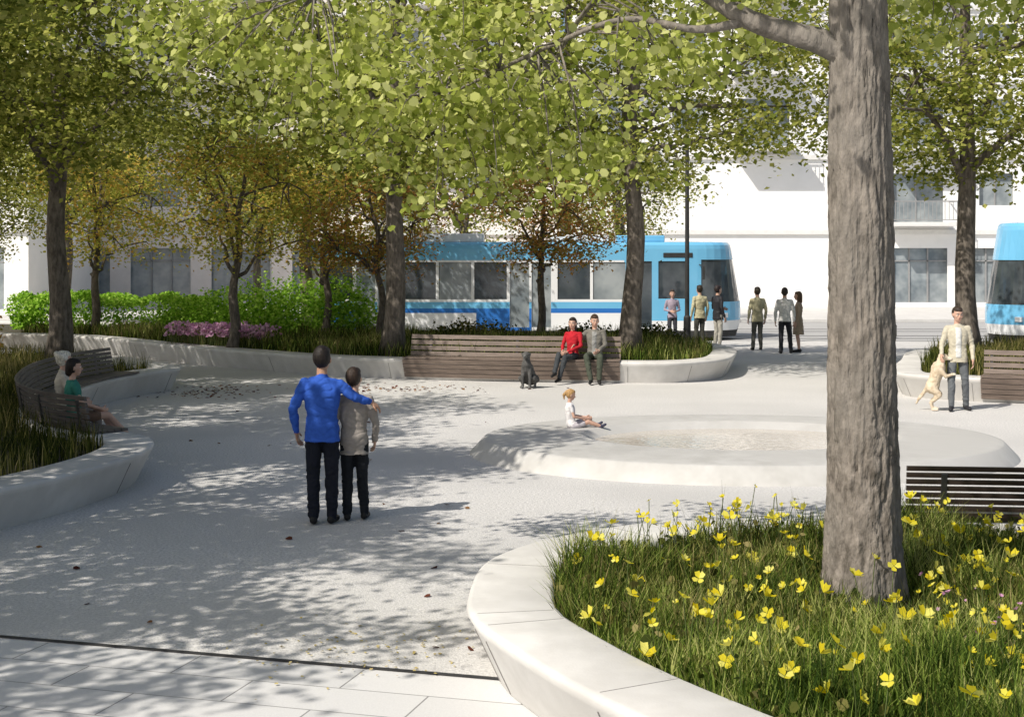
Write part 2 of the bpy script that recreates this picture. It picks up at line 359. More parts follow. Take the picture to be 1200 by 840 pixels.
# ------------------------------------------------------------------ benches
def bench(name,pts,slats,seat=True,front=True,mat=M_wood,ht=.9,gapz=.055,off=.5):
    P=catmull(pts,False,8); e=empty(name); mb=MB()
    if seat:
        for k in range(5):
            o=-.015+k*.1; sweep(mb,P,[(o,.462),(o+.088,.462),(o+.088,.492),(o,.492)],False)
    if front:
        for k in range(4):
            z=.06+k*.1; o=.17-.42*(z)-.025
            sweep(mb,P,[(o,z),(o+.03,z),(o+.03-.03,z+.09),(o-.03,z+.09)],False)
    mb.obj('seat',[mat],e)
    mb=MB(); step=(ht-.50)/slats
    for k in range(slats):
        z=.50+k*step; lean=.18*(z-.5)
        sweep(mb,P,[(off+lean,z),(off+.032+lean,z),(off+.036+lean+.18*step,z+step*.72),(off+lean+.18*step,z+step*.72)],False)
    mb.obj('backrest',[mat],e)
    mb=MB(); Nn=normals(P,False)
    for i in range(2,len(P)-1,6):
        c=P[i]+Nn[i]*(off+.065); a=math.atan2(Nn[i].y,Nn[i].x)
        mb.box(c+V3((0,0,.66)),(.03,.05,.46),0,rz=a,ry=.17)
    mb.obj('brackets',[M_metal],e,bevel=.004); return e
bench('curved_wooden_bench',[(-4.95,18.65),(-5.75,19.45),(-6.4,20.6),(-6.9,22.2),(-7.25,24),(-7.3,26),(-7.05,27.4)],6,front=False,ht=.96,mat=M_woodg)
bench('wooden_bench',[(-2.35,31.17),(0,30.53),(2.25,30.25)],4,ht=.98)
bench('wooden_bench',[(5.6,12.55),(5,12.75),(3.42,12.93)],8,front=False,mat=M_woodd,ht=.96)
bench('wooden_bench',[(8.55,26.47),(9.3,26.15),(11,25.6)],4,ht=.96)
# ------------------------------------------------------------------ ground
def sheet(name,pts,z,mat):
    mb=MB(); mb.add([(x,y,z) for x,y in pts],[tuple(range(len(pts)))]); return mb.obj(name,[mat])
sheet('ground',[(-400,-100),(400,-100),(400,700),(-400,700)],-.008,M_ground)
sheet('plaza_pavement',[(-40,20.9),(-3.69,10.44),(-.08,9.4),(3,8.5),(40,-2),(40,41.5),(-40,50)],0,M_gravel)
def slabmat():
    m,nt,o=new_mat('granite_slabs'); p=N(nt,'ShaderNodeBsdfPrincipled'); p.inputs['Roughness'].default_value=.75
    tc=N(nt,'ShaderNodeTexCoord'); mp=N(nt,'ShaderNodeMapping'); mp.inputs['Rotation'].default_value=(0,0,.28)
    b=N(nt,'ShaderNodeTexBrick'); b.inputs['Scale'].default_value=1; b.inputs['Brick Width'].default_value=1.2; b.inputs['Row Height'].default_value=.45
    b.inputs['Mortar Size'].default_value=.006; b.inputs['Color1'].default_value=(.60,.598,.592,1); b.inputs['Color2'].default_value=(.72,.712,.70,1); b.inputs['Mortar'].default_value=(.27,.265,.26,1)
    nt.links.new(tc.outputs['Object'],mp.inputs[0]); nt.links.new(mp.outputs[0],b.inputs['Vector'])
    n=N(nt,'ShaderNodeTexNoise'); n.inputs['Scale'].default_value=120; n.inputs['Detail'].default_value=4
    nt.links.new(tc.outputs['Object'],n.inputs['Vector'])
    mx=N(nt,'ShaderNodeMix',data_type='RGBA',blend_type='MULTIPLY'); mx.inputs[0].default_value=.25
    nt.links.new(b.outputs[0],mx.inputs[6]); nt.links.new(n.outputs['Fac'],mx.inputs[7])
    nt.links.new(mx.outputs[2],p.inputs['Base Color'])
    nt.links.new(p.outputs[0],o.inputs[0]); return m
sheet('slab_pavement',[(-40,20.8),(-40,-6),(40,-40),(40,-2.2),(3,8.42),(-.08,9.36),(-3.69,10.4)],-.004,slabmat())
M_dark=surf('drain_slot',(.03,.03,.03),(.05,.05,.05),rough=.6,metal=.3)
mb=MB(); d=math.atan2(9.4-10.44,-.08+3.69)
mb.box((-1.885-4,9.92+1.15,.003),(16,.028,.008),0,rz=d); mb.obj('drainage_channel',[M_dark])
M_road=surf('street_surface',(.34,.34,.335),(.42,.415,.41),scale=30,rough=.9)
sheet('street',[(-80,49),(80,41.2),(80,56),(-80,56)],.006,M_road)
mb=MB(); 
for y in (45.7,47.1,49.7,51.1): mb.box((0,y,.012),(160,.07,.012),0)
mb.obj('tram_rails',[M_metal])
mb=MB(); mb.box((0,63,.07),(200,14,.14),0); mb.obj('far_pavement',[M_ground],bevel=.02)
# ------------------------------------------------------------------ fountain
def fountain():
    e=empty('circular_fountain',(3.14,19.95,0)); mb=MB(); n=128
    rings=[(3.72,2.9,0),(3.70,2.88,.03),(3.53,2.73,.205),(3.50,2.70,.218),(3.44,2.65,.222),(2.2,1.6,.250),(2.16,1.565,.245),(1.92,1.36,.09),(1.2,.8,.06),(.05,.04,.06)]
    v=[(a*math.cos(t),b*math.sin(t),z) for a,b,z in rings for t in [2*math.pi*k/n for k in range(n)]]
    f=[(i*n+k,i*n+(k+1)%n,(i+1)*n+(k+1)%n,(i+1)*n+k) for i in range(len(rings)-1) for k in range(n)]
    mb.add(v,f); o=mb.obj('concrete_rim',[M_conc2],e,True)
    m,nt,oo=new_mat('water'); p=N(nt,'ShaderNodeBsdfPrincipled'); p.inputs['Base Color'].default_value=(.52,.47,.40,1); p.inputs['Roughness'].default_value=.08
    no=N(nt,'ShaderNodeTexNoise'); no.inputs['Scale'].default_value=9; b=N(nt,'ShaderNodeBump'); b.inputs['Strength'].default_value=.35; b.inputs['Distance'].default_value=.03
    tc=N(nt,'ShaderNodeTexCoord'); nt.links.new(tc.outputs['Object'],no.inputs['Vector'])
    nt.links.new(no.outputs['Fac'],b.inputs['Height']); nt.links.new(b.outputs[0],p.inputs['Normal']); nt.links.new(p.outputs[0],oo.inputs[0])
    mb=MB(); mb.add([(2.03*math.cos(2*math.pi*k/n),1.45*math.sin(2*math.pi*k/n),.150) for k in range(n)],[tuple(range(n))]); mb.obj('water',[m],e)
fountain()
# ------------------------------------------------------------------ grass and flowers
def grass(name,XY,z,h,w,mat,hv=.4,bend=.35,patch=.5):
    n=len(XY); P=np.zeros((n,3)); P[:,:2]=XY; P[:,2]=z
    hh=h*(1+rng.uniform(-hv,hv,n))
    pn=np.array([noise.noise(V3((x*1.1,y*1.1,0))) for x,y in XY]); hh*=1+patch*pn*1.5
    a=rng.uniform(0,2*np.pi,n); d=np.stack([np.cos(a),np.sin(a),np.zeros(n)],1); s=np.stack([-np.sin(a),np.cos(a),np.zeros(n)],1)
    b=(hh*bend*rng.uniform(.2,1.6,n))[:,None]; H=hh[:,None]; Z=np.array([[0,0,1.]])
    W=(w*rng.uniform(.6,1.3,n))[:,None]
    p1=P+d*b*.25+Z*H*.5; p2=P+d*b+Z*H
    V=np.stack([P-s*W,P+s*W,p1+s*W*.8,p2+s*W*.12,p2-s*W*.12,p1-s*W*.8],1).reshape(-1,3)
    F0=np.arange(n)[:,None]*6
    F=np.concatenate([F0+np.array([[0,1,2,5]]),F0+np.array([[5,2,3,4]])],0)
    return link(bpy.data.objects.new(name,np_mesh(name,V,F,[mat])))
def clear(XY,r=.27): return XY[np.hypot(XY[:,0]-2.4,XY[:,1]-9.9)>r]
XY=clear(sample_poly(fg_in,50000,(.2,6.2,6.0,12.6)))
grass('meadow_grass',XY,.33,.19,.0048,M_grass,patch=.9,bend=.65)
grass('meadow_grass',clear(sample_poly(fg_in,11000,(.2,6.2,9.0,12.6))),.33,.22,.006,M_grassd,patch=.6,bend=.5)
XY=clear(sample_poly(fg_in,1800,(.2,6.2,6.0,12.6)),.3)
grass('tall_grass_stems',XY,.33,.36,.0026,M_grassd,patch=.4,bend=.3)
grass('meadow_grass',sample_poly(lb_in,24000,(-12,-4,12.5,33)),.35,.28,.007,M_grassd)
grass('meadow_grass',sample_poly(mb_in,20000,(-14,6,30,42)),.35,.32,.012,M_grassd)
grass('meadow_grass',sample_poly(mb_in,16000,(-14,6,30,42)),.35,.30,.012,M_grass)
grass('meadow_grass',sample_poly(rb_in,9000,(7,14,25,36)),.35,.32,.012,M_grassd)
def flowers(name,XY,z,hr,size,pet,mats,R,stem=.003,npet=5,cup=.35):
    V=[];F=[];MI=[]
    for x,y in XY:
        h=R.uniform(*hr); lx,ly=R.normal()*.05,R.normal()*.05; c=np.array([x+lx,y+ly,z+h])
        o=len(V); s=stem
        for (px,py,pz) in ((x,y,z),(x+lx*.3,y+ly*.3,z+h*.6),tuple(c)):
            V+=[(px-s,py,pz),(px+s,py,pz),(px,py+s,pz)]
        for i in range(2):
            for k in range(3): F.append((o+i*3+k,o+i*3+(k+1)%3,o+(i+1)*3+(k+1)%3,o+(i+1)*3+k)); MI.append(1)
        t=V3((R.normal()*.7,R.normal()*.7-.2,1)).normalized(); q=V3((0,0,1)).rotation_difference(t).to_matrix()
        sz=size*R.uniform(.45,1.3); cu=cup*R.uniform(.5,2.8); a0=R.uniform(0,6.28)
        for k in range(npet):
            a=a0+2*math.pi*k/npet+R.normal()*.15; wd=.72
            def pt(r,da,zz): 
                v=q@V3((math.cos(a+da)*r*sz,math.sin(a+da)*r*sz,zz*sz)); return (c[0]+v.x,c[1]+v.y,c[2]+v.z)
            o=len(V); j=R.uniform(.8,1.15); V+=[pt(.04,0,0),pt(.62,-wd,cu*.55),pt(1.0*j,-wd*.5,cu*1.1),pt(.95*j,wd*.05,cu*.9),pt(1.0*j,wd*.55,cu*1.2),pt(.62,wd,cu*.55)]
            F+=[(o,o+1,o+2,o+3),(o,o+3,o+4,o+5)]; MI+=[0,0]
    return link(bpy.data.objects.new(name,np_mesh(name,V,F,mats,MI)))
M_yel=leafmat('petal_yellow',[(.60,.48,.02),(.75,.66,.06),(.8,.75,.20)],.4)
M_stem=surf('stem',(.07,.10,.02),(.10,.13,.03),rough=.6)
M_pink=leafmat('petal_pink',[(.45,.20,.38),(.62,.36,.52),(.7,.5,.6)],.3)
R=np.random.default_rng(9)
flowers('yellow_flowers',clear(sample_poly(fg_in,400,(.5,5.4,6.6,12.2)),.35),.33,(.15,.42),.046,5,[M_yel,M_stem],R,npet=4)
flowers('yellow_flowers',sample_poly([(.7,11.0),(2.6,11.7),(2.4,12.1),(.9,11.6)],22),.33,(.30,.50),.028,5,[M_yel,M_stem],R,npet=4)
flowers('pink_flowers',sample_poly(fg_in,200,(2.6,5.4,6.8,9.5)),.33,(.15,.34),.016,5,[M_pink,M_stem],R)
flowers('pink_flowers',sample_poly([(-8.7,36.3),(-6.0,34.4),(-5.6,35.4),(-8.6,37.4)],700),.36,(.3,.6),.055,4,[M_pink,M_stem],R)
P=np.zeros((2600,3)); P[:,:2]=sample_poly(fg_in,2600,(.3,5.6,7,12.5)); P[:,2]=.36+rng.uniform(0,.16,2600)
V,F=leaves(P,.055,LEAF6,up=.3); link(bpy.data.objects.new('groundcover_plants',np_mesh('groundcover_plants',V,F,[M_grassd])))
# hedges and shrubs
def hedge(name,c,d,n,size,mat,rz=0,lumps=.12):
    u=rng.uniform(-1,1,(n,3)); ax=rng.integers(0,4,n); 
    for i in range(3):
        k=(ax==i); u[k,i]=np.sign(u[k,i])*rng.uniform(.82,1.02,k.sum())
    u[:,2]=np.where(ax==3,rng.uniform(.8,1.05,n),u[:,2])
    P=u*np.array(d)/2; P+=np.array([[noise.noise(V3(tuple(p*1.3))) for _ in range(3)] for p in P])*lumps*2
    ca,sa=math.cos(rz),math.sin(rz); Q=P.copy(); Q[:,0]=P[:,0]*ca-P[:,1]*sa; Q[:,1]=P[:,0]*sa+P[:,1]*ca
    V,F=leaves(Q+np.array(c),size,LEAF4,up=.4); link(bpy.data.objects.new(name,np_mesh(name,V,F,[mat])))
hedge('clipped_hedge',(-12.2,44.3,.85),(6.5,1.4,1.05),14000,.10,M_hedge,rz=-.3)
def shrub(name,blobs,n,size,mat,R):
    P=[]
    for c,r in blobs:
        p=R.normal(size=(n,3)); p/=np.linalg.norm(p,axis=1,keepdims=True); p*=(R.uniform(.55,1.08,n))[:,None]
        nn=np.array([noise.noise(V3(tuple(q*2.2+np.array(c)))) for q in p]); p*=(1+.35*nn)[:,None]; p[:,2]=np.abs(p[:,2])
        P.append(p*np.array(r)+np.array(c))
    V,F=leaves(np.vstack(P),size,LEAF4,up=.5,R=R); return link(bpy.data.objects.new(name,np_mesh(name,V,F,[mat])))
shrub('green_shrub',[((-8.2,40.8,.36),(1.1,1,1.25)),((-7.0,40,.36),(1.2,1,1.55)),((-5.7,39.6,.36),(1.3,1,1.7)),((-4.5,39.2,.36),(1.0,.9,1.6)),((-9.3,41.6,.36),(1.1,.9,1.0))],4200,.09,M_hedge,R)
shrub('dark_shrub',[((-14.5,37,.0),(1.5,1,2.3)),((-17,40,.0),(2,1.4,2.6))],3500,.12,M_leafR,R)
shrub('dark_shrub',[((3.4,36.8,.36),(.9,.7,.55)),((1.8,37.2,.36),(.9,.7,.5)),((-1,38,.36),(1.2,.7,.6))],1800,.08,M_grassd,R)
# fallen leaves
P=np.vstack([np.column_stack([rng.normal(-5.9,.5,150),rng.normal(28.6,.7,150),np.full(150,.012)]),np.column_stack([rng.normal(-2.4,.9,130),rng.normal(29.1,.4,130),np.full(130,.012)]),
   np.column_stack([rng.uniform(-5,0,30),rng.uniform(10,26,30),np.full(30,.012)])])
V,F=leaves(P,.065,LEAF6,up=3); link(bpy.data.objects.new('fallen_leaves',np_mesh('fallen_leaves',V,F,[leafmat('fallen_leaf',[(.06,.02,.02),(.14,.05,.03),(.28,.16,.06)],.1)])))
P=np.column_stack([rng.normal(-1.0,.5,170),rng.normal(10.1,.35,170),np.full(170,.01)])
V,F=leaves(P,.028,LEAF4,up=6); link(bpy.data.objects.new('fallen_yellow_petals',np_mesh('fallen_yellow_petals',V,F,[leafmat('fallen_petal',[(.45,.36,.12),(.5,.42,.2),(.4,.3,.1)],.1)])))
# ------------------------------------------------------------------ facades, trams, buildings
def facade(mb,P,z0,z1,openings,wallm,closed=False,zb=(),warp=None,seg_extra=()):
    P=[V3((p[0],p[1],0)) for p in P]; S=[0]
    Q=P+([P[0]] if closed else [])
    for i in range(len(Q)-1): S.append(S[-1]+(Q[i+1]-Q[i]).length)
    Nn=[]
    for i in range(len(Q)-1):
        t=(Q[i+1]-Q[i]).normalized(); Nn.append(V3((-t.y,t.x,0)))
    VN=[]
    for i in range(len(Q)):
        a=Nn[i-1] if i>0 else (Nn[-1] if closed else Nn[0]); b=Nn[i] if i<len(Nn) else (Nn[0] if closed else Nn[-1]); VN.append((a+b).normalized())
    def at(s,z,d=0):
        s=max(0,min(S[-1],s)); i=0
        while i<len(S)-2 and S[i+1]<=s+1e-7: i+=1
        t=(s-S[i])/(S[i+1]-S[i]); p=Q[i]*(1-t)+Q[i+1]*t; nn=(VN[i]*(1-t)+VN[i+1]*t).normalized() if len(Nn)>1 else Nn[0]
        v=p+nn*d+V3((0,0,z)); return warp(v) if warp else v
    ss=sorted(set([round(x,4) for x in S]+[round(o[k],4) for o in openings for k in(0,1)]+list(seg_extra)))
    zz=sorted(set([z0,z1]+[round(o[k],4) for o in openings for k in(2,3)]+list(zb)))
    for i in range(len(ss)-1):
        for j in range(len(zz)-1):
            sm=(ss[i]+ss[i+1])/2; zm=(zz[j]+zz[j+1])/2; op=None
            for o in openings:
                if o[0]<sm<o[1] and o[2]<zm<o[3]: op=o
            d,m=(op[4],op[5]) if op else (0,wallm(sm,zm))
            mb.add([at(ss[i],zz[j],d),at(ss[i+1],zz[j],d),at(ss[i+1],zz[j+1],d),at(ss[i],zz[j+1],d)],[(0,1,2,3)],m)
    for o in openings:
        sl=[s for s in ss if o[0]-1e-4<=s<=o[1]+1e-4]; rm=o[6] if len(o)>6 else wallm(o[0]-.01,o[2]-.01)
        for a,b in zip(sl[:-1],sl[1:]):
            for z in (o[2],o[3]): mb.add([at(a,z),at(b,z),at(b,z,o[4]),at(a,z,o[4])],[(0,1,2,3)],rm)
        for s in (o[0],o[1]): mb.add([at(s,o[2]),at(s,o[3]),at(s,o[3],o[4]),at(s,o[2],o[4])],[(0,1,2,3)],rm)
M_tb=surf('tram_blue',(.15,.45,.70),(.17,.48,.73),scale=1,rough=.25,coat=.5)
M_tdb=surf('tram_mid_blue',(.03,.16,.50),rough=.25,coat=.5)
M_tw=surf('tram_white',(.76,.77,.78),(.8,.81,.82),scale=1,rough=.3,coat=.4)
M_glass=surf('dark_glass',(.03,.04,.05),(.07,.085,.095),scale=1.2,rough=.06,spec=.8)
M_glassl=surf('pale_glass',(.15,.18,.20),(.34,.37,.38),scale=.9,rough=.1,spec=.8)
M_rub=surf('black_rubber',(.02,.02,.02),(.03,.03,.03),rough=.7)
def tram(name,loc,L,H=3.05,rz=0,mirror=False):
    e=empty(name,loc); e.rotation_euler=(0,0,rz)
    if mirror: e.scale=(-1,1,1)
    W=2.4; a=1.5; P=[(0,0)]; P+=[(L-a+a*math.sin(t),W/2-W/2*math.cos(t)) for t in [math.pi/2*k/8 for k in range(9)]]
    P+=[(L-a+a*math.sin(t),W/2-W/2*math.cos(t)) for t in [math.pi/2+math.pi/2*k/8 for k in range(1,9)]]; P+=[(0,W)]
    def warp(v):
        k=max(0,(v.x-(L-a))/a); 
        if v.z>1.15: v.x-=k*k*(v.z-1.15)*.18
        if v.z<.6: v.x-=k*k*(.6-v.z)*.3
        return v
    ops=[]; g=2; gl=5; cab=L-3.7
    x=.30; i=0
    while x<cab-1.0:
        if i%4==1:
            ops.append((x,x+.60,.42,2.40,.04,gl,1)); ops.append((x+.67,x+1.27,.42,2.40,.04,gl,1)); x+=1.27+.2
        else:
            ops.append((x,x+1.0,1.28,2.42,.03,gl if i%2 else g,3)); x+=1.0+.09
        i+=1
    ops.append((cab+.12,cab+.80,.42,2.45,.04,g,0)); ops.append((cab+1.0,cab+1.9,1.3,2.45,.03,g,3)); ops.append((L-a+.12,L-a+3.2,1.2,2.5,.03,g,3))
    def wm(s,z):
        if z<.32: return 3
        cabp=s>cab-.05
        if 2.48<z: return 0
        if 1.2<z<2.48 and not cabp: return 1
        if cabp: return 1 if z<.62 else 0
        if .86<z<1.0: return 4
        if z<.86: return 4 if int(s/1.7)%3==0 else 1
        return 0
    mb=MB(); facade(mb,P,.12,H-.22,ops,wm,closed=True,zb=(.32,.62,.86,1.0,1.2,2.48),warp=warp,seg_extra=tuple([cab-.05]+[round(1.7*k,3) for k in range(1,6)]))
    PP=[V3((p[0],p[1],0)) for p in P]; rings=[]
    c=V3((L/2,W/2,0)); n=len(PP)
    for sc,z in ((1,H-.22),(.985,H-.1),(.93,H-.02),(.8,H)):
        for p in PP: q=c+(p-c)*1.0; q.y=W/2+(p.y-W/2)*sc; q.x=L/2+(p.x-L/2)*(1-(1-sc)*.25); q.z=z; rings.append(warp(q))
    mb.add(rings,[(i*n+k,i*n+(k+1)%n,(i+1)*n+(k+1)%n,(i+1)*n+k) for i in range(3) for k in range(n)]+[tuple(range(3*n,4*n))],0)
    mb.obj('body',[M_tb,M_tw,M_glass,M_rub,M_tdb,M_glassl],e)
    mb=MB()
    mb.box((L*.3,W/2,H+.13),(2.6,1.5,.26),0); mb.box((L*.62,W/2,H+.11),(1.8,1.5,.22),0); mb.box((L-3.2,W/2,H+.1),(1.5,1.4,.2),1)
    for xx in (1.8,L*.5,L-2.4):
        for dx in(-.45,.45):
            for yy in(.12,W-.12):
                mb.tube([(xx+dx,yy-.06,.30),(xx+dx,yy+.06,.30)],[.29,.29],20,2)
    mb.obj('roof_units_and_wheels',[M_tw,M_tb,M_rub],e,bevel=.03)
    mb=MB()
    mb.box((cab+1.6,-.012,2.64),(.9,.02,.14),0); mb.box((L-1.35,-.30,2.1),(.07,.1,.4),0); mb.tube([(L-1.45,-.02,2.35),(L-1.35,-.3,2.3)],[.018,.018],6,0)
    mb.box((L-.62,.22,.78),(.22,.1,.14),1,rz=.9); mb.box((L-.62,W-.22,.78),(.22,.1,.14),1,rz=-.9)
    mb.obj('mirror_sign_lights',[M_rub,M_tw],e,bevel=.01)
tram('tram',(-6.2,44.6,0),13.4)
tram('tram',(27.0,41.9,0),12.9,H=3.6,mirror=True)
M_wall=surf('white_render',(.82,.81,.79),(.86,.85,.83),scale=1.5,rough=.85)
M_wall2=surf('pink_stone',(.74,.68,.64),(.80,.74,.70),scale=2,rough=.85)
M_slab=surf('balcony_concrete',(.68,.67,.65),(.74,.73,.71),rough=.8)
M_frame=surf('grey_frame',(.25,.25,.25),(.3,.3,.3),rough=.5)
def building(name,x0,x1,y,H,walls,bay=3.6,fl=3.5,blank=(),balc=True,shop=M_glassl):
    e=empty(name,(x0,y,0)); W=x1-x0; ops=[]; nb=int(W//bay); nf=int((H-4)//fl)
    mbb=MB()
    for b in range(nb):
        xa=b*bay+.5; xc=x0+xa+1.3
        low=any(l<xc<r for l,r in blank)
        if not low:
            ops.append((xa,xa+bay-1.0,.35,2.9,.25,1,2))
            for k in (1,2): mbb.box((xa+(bay-1.0)*k/3,.20,1.625),(.07,.06,2.55),1)
            mbb.box((xa+(bay-1.0)/2,.20,2.3),(bay-1.0,.06,.06),1)
        for f in range(nf):
            if low and f==0: continue
            z=4+f*fl; d=balc and (b%2==0)
            if d: ops.append((xa,xa+bay-1.2,z+.12,z+2.4,.3,1,2))
            else: ops.append((xa+.5,xa+bay-1.5,z+.9,z+2.4,.25,1,2))
            if d:
                cx=xa+(bay-1.2)/2; mbb.box((cx,-.6,z),(bay-.5,1.2,.18),0)
                mbb.box((cx,-1.17,z+1.05),(bay-.5,.05,.05),1); mbb.box((cx,-1.17,z+.2),(bay-.5,.04,.04),1)
                for k in range(17): mbb.box((cx-(bay-.5)/2+.03+k*(bay-.56)/16,-1.17,z+.62),(.025,.025,.84),1)
                for s in(-1,1): mbb.box((cx+s*((bay-.5)/2-.03),-.6,z+1.05),(.05,1.1,.05),1)
                mbb.box((cx+.0,.27,z+1.26),(.06,.05,2.26),1)
            else: mbb.box((xa+(bay-1.0)/2,.22,z+1.65),(.06,.05,1.5),1)
    mb=MB(); P=[(0,0),(W,0),(W,12),(0,12)]
    facade(mb,P,0,H,ops,lambda s,z:0,closed=True)
    mb.add([(0,0,H),(W,0,H),(W,12,H),(0,12,H)],[(0,1,2,3)],0)
    mb.obj('walls_and_windows',[walls,shop,M_slab],e)
    for f in range(nf+1): mbb.box((W/2,-.06,4+f*fl-.35),(W+.1,.12,.22),0)
    mbb.box((W/2,-.2,H+.1),(W+.4,.8,.3),0)
    mbb.obj('balconies_and_cornices',[M_slab,M_frame],e)
    return e
building('white_apartment_building',2.9,54,68,24,M_wall,blank=((2.9,17.0),))
building('pink_apartment_building',-54,2.3,70,22,M_wall2,bay=3.9)
building('white_apartment_building',-60,-20,60,18,M_wall,bay=3.3)
# street lamp
def lamp(name,loc,H=7.6):
    e=empty(name,loc); mb=MB(); mb.tube([(0,0,0),(0,0,.9),(0,0,.95),(0,0,H)],[.11,.10,.065,.05],12,0)
    mb.tube([(0,0,0),(0,0,.06)],[.18,.18],16,0); mb.tube([(0,0,H-.1),(.4,0,H+.15),(1.2,0,H+.2)],[.045,.035,.03],8,0)
    mb.box((1.45,0,H+.19),(.6,.22,.09),0); mb.box((1.45,0,H+.137),(.45,.16,.012),1)
    mb.obj('post_and_head',[M_rub,M_tw],e,bevel=.005)
lamp('street_lamp',(4.95,41.0,0))
lamp('street_lamp',(-22,57.5,.14))
# ------------------------------------------------------------------ people
CM={}
def cloth(c,rough=.9,b=.12):
    k=tuple(c)
    if k not in CM: CM[k]=surf('cloth_%d'%len(CM),tuple(x*.85 for x in c),tuple(min(1,x*1.1) for x in c),scale=9,rough=rough,bump=b,bscale=16,spec=.15)
    return CM[k]
SK=[surf('skin_light',(.50,.30,.22),(.56,.35,.26),scale=6,rough=.5),surf('skin_tan',(.36,.20,.13),(.42,.24,.16),scale=6,rough=.5)]
def hairm(c): return surf('hair',tuple(x*.5 for x in c),tuple(min(1,x*1.1) for x in c),scale=40,rough=.55,bump=.4,bscale=60,stretch=(1,1,.25),spec=.3)
M_lip=surf('lips',(.35,.12,.1),rough=.4); M_eye=surf('eye_dark',(.02,.015,.01),rough=.1); M_eyew=surf('eye_white',(.7,.7,.68),rough=.2)
def remesh_obj(mb,name,mats,voxel,parent,cl=(),amp=.005,smooth_it=2):
    tmp=bpy.data.objects.new('tmp',mb.mesh('tmp',[],False)); COL.objects.link(tmp)
    r=tmp.modifiers.new('r','REMESH'); r.mode='VOXEL'; r.voxel_size=voxel
    s=tmp.modifiers.new('s','SMOOTH'); s.factor=.5; s.iterations=smooth_it
    dg=bpy.context.evaluated_depsgraph_get(); dg.update()
    me=bpy.data.meshes.new_from_object(tmp.evaluated_get(dg)); bpy.data.objects.remove(tmp)
    bv=BVHTree.FromPolygons([V3(v) for v in mb.V],mb.F); me.materials.clear()
    for m in mats: me.materials.append(m)
    mi=[]
    for p in me.polygons:
        _,_,ix,_=bv.find_nearest(p.center); mi.append(mb.M[ix] if ix is not None else 0)
    me.polygons.foreach_set('material_index',mi); me.polygons.foreach_set('use_smooth',[True]*len(mi))
    if cl:
        vm={}
        for p in me.polygons:
            for v in p.vertices: vm[v]=mi[p.index]
        cs=[]
        for v in me.vertices:
            co=v.co.copy()
            if vm.get(v.index) in cl:
                q=V3((co.x*8,co.y*8,co.z*12)); w=noise.noise(q+V3((0,0,2*noise.noise(co*4))))
                co+=v.normal*amp*(w-.8*max(0,1-abs(w)*4))
            cs.append(co)
        for v,c in zip(me.vertices,cs): v.co=c
    me.name=name; me.update(); return link(bpy.data.objects.new(name,me),parent)
def add_hand(mb,w,d,pn,side,curl=.5,m=0):
    """w wrist, d hand direction, pn palm normal (side the fingers curl to), side: vector to thumb side"""
    w=V3(w); d=V3(d).normalized(); pn=V3(pn); pn=(pn-d*pn.dot(d)).normalized(); sd=d.cross(pn).normalized()
    if sd.dot(V3(side))<0: sd=-sd
    mb.loft([(w-d*.015,sd,pn,.026,.020),(w+d*.02,sd,pn,.031,.019),(w+d*.055,sd,pn,.041,.016),(w+d*.09,sd,pn,.040,.013),(w+d*.1,sd,pn,.034,.009)],m,12)
    for k,(o,l) in enumerate([(.031,.070),(.010,.079),(-.011,.073),(-.031,.056)]):
        a=w+d*.093+sd*o; c1=curl*.6; c2=curl*1.5; c3=curl*2.1; fan=sd*o*.8
        d1=(d*math.cos(c1)+pn*math.sin(c1)+fan).normalized(); b=a+d1*l*.45; d2=(d*math.cos(c2)+pn*math.sin(c2)+fan*.5).normalized(); c=b+d2*l*.32
        d3=(d*math.cos(c3)+pn*math.sin(c3)).normalized(); e=c+d3*l*.25
        mb.capsule(a-d*.015,b,.0098,.009,m,8,3); mb.capsule(b,c,.009,.0082,m,8,3); mb.capsule(c,e,.0082,.007,m,8,3)
    a=w+d*.025+sd*.024; b=a+(d*.7+sd*.75+pn*.25).normalized()*.045; c=b+(d*.9+sd*.3+pn*.35).normalized()*.035
    mb.capsule(a,b,.014,.0115,m,8,3); mb.capsule(b,c,.0112,.009,m,8,3)
STAND=dict(pel=(0,0,.95),neck=(0,-.01,1.49),head=(0,.02,1.672),shL=(-.175,-.01,1.425),shR=(.175,-.01,1.425),elL=(-.245,-.04,1.14),elR=(.245,-.04,1.14),
 wrL=(-.25,.05,.89),wrR=(.25,.05,.89),hiL=(-.085,0,.92),hiR=(.085,0,.92),knL=(-.095,.03,.50),knR=(.095,.03,.50),anL=(-.10,-.02,.085),anR=(.10,-.02,.085),toL=(-.13,.15,.035),toR=(.13,.15,.035))
SIT=dict(pel=(0,0,.57),neck=(0,-.05,1.10),head=(0,-.01,1.285),shL=(-.17,-.05,1.04),shR=(.17,-.05,1.04),elL=(-.23,.02,.78),elR=(.23,.02,.78),
 wrL=(-.12,.25,.68),wrR=(.12,.25,.68),hiL=(-.09,.03,.55),hiR=(.09,.03,.55),knL=(-.11,.46,.53),knR=(.11,.46,.53),anL=(-.11,.44,.09),anR=(.11,.44,.09),toL=(-.13,.61,.035),toR=(.13,.61,.035))
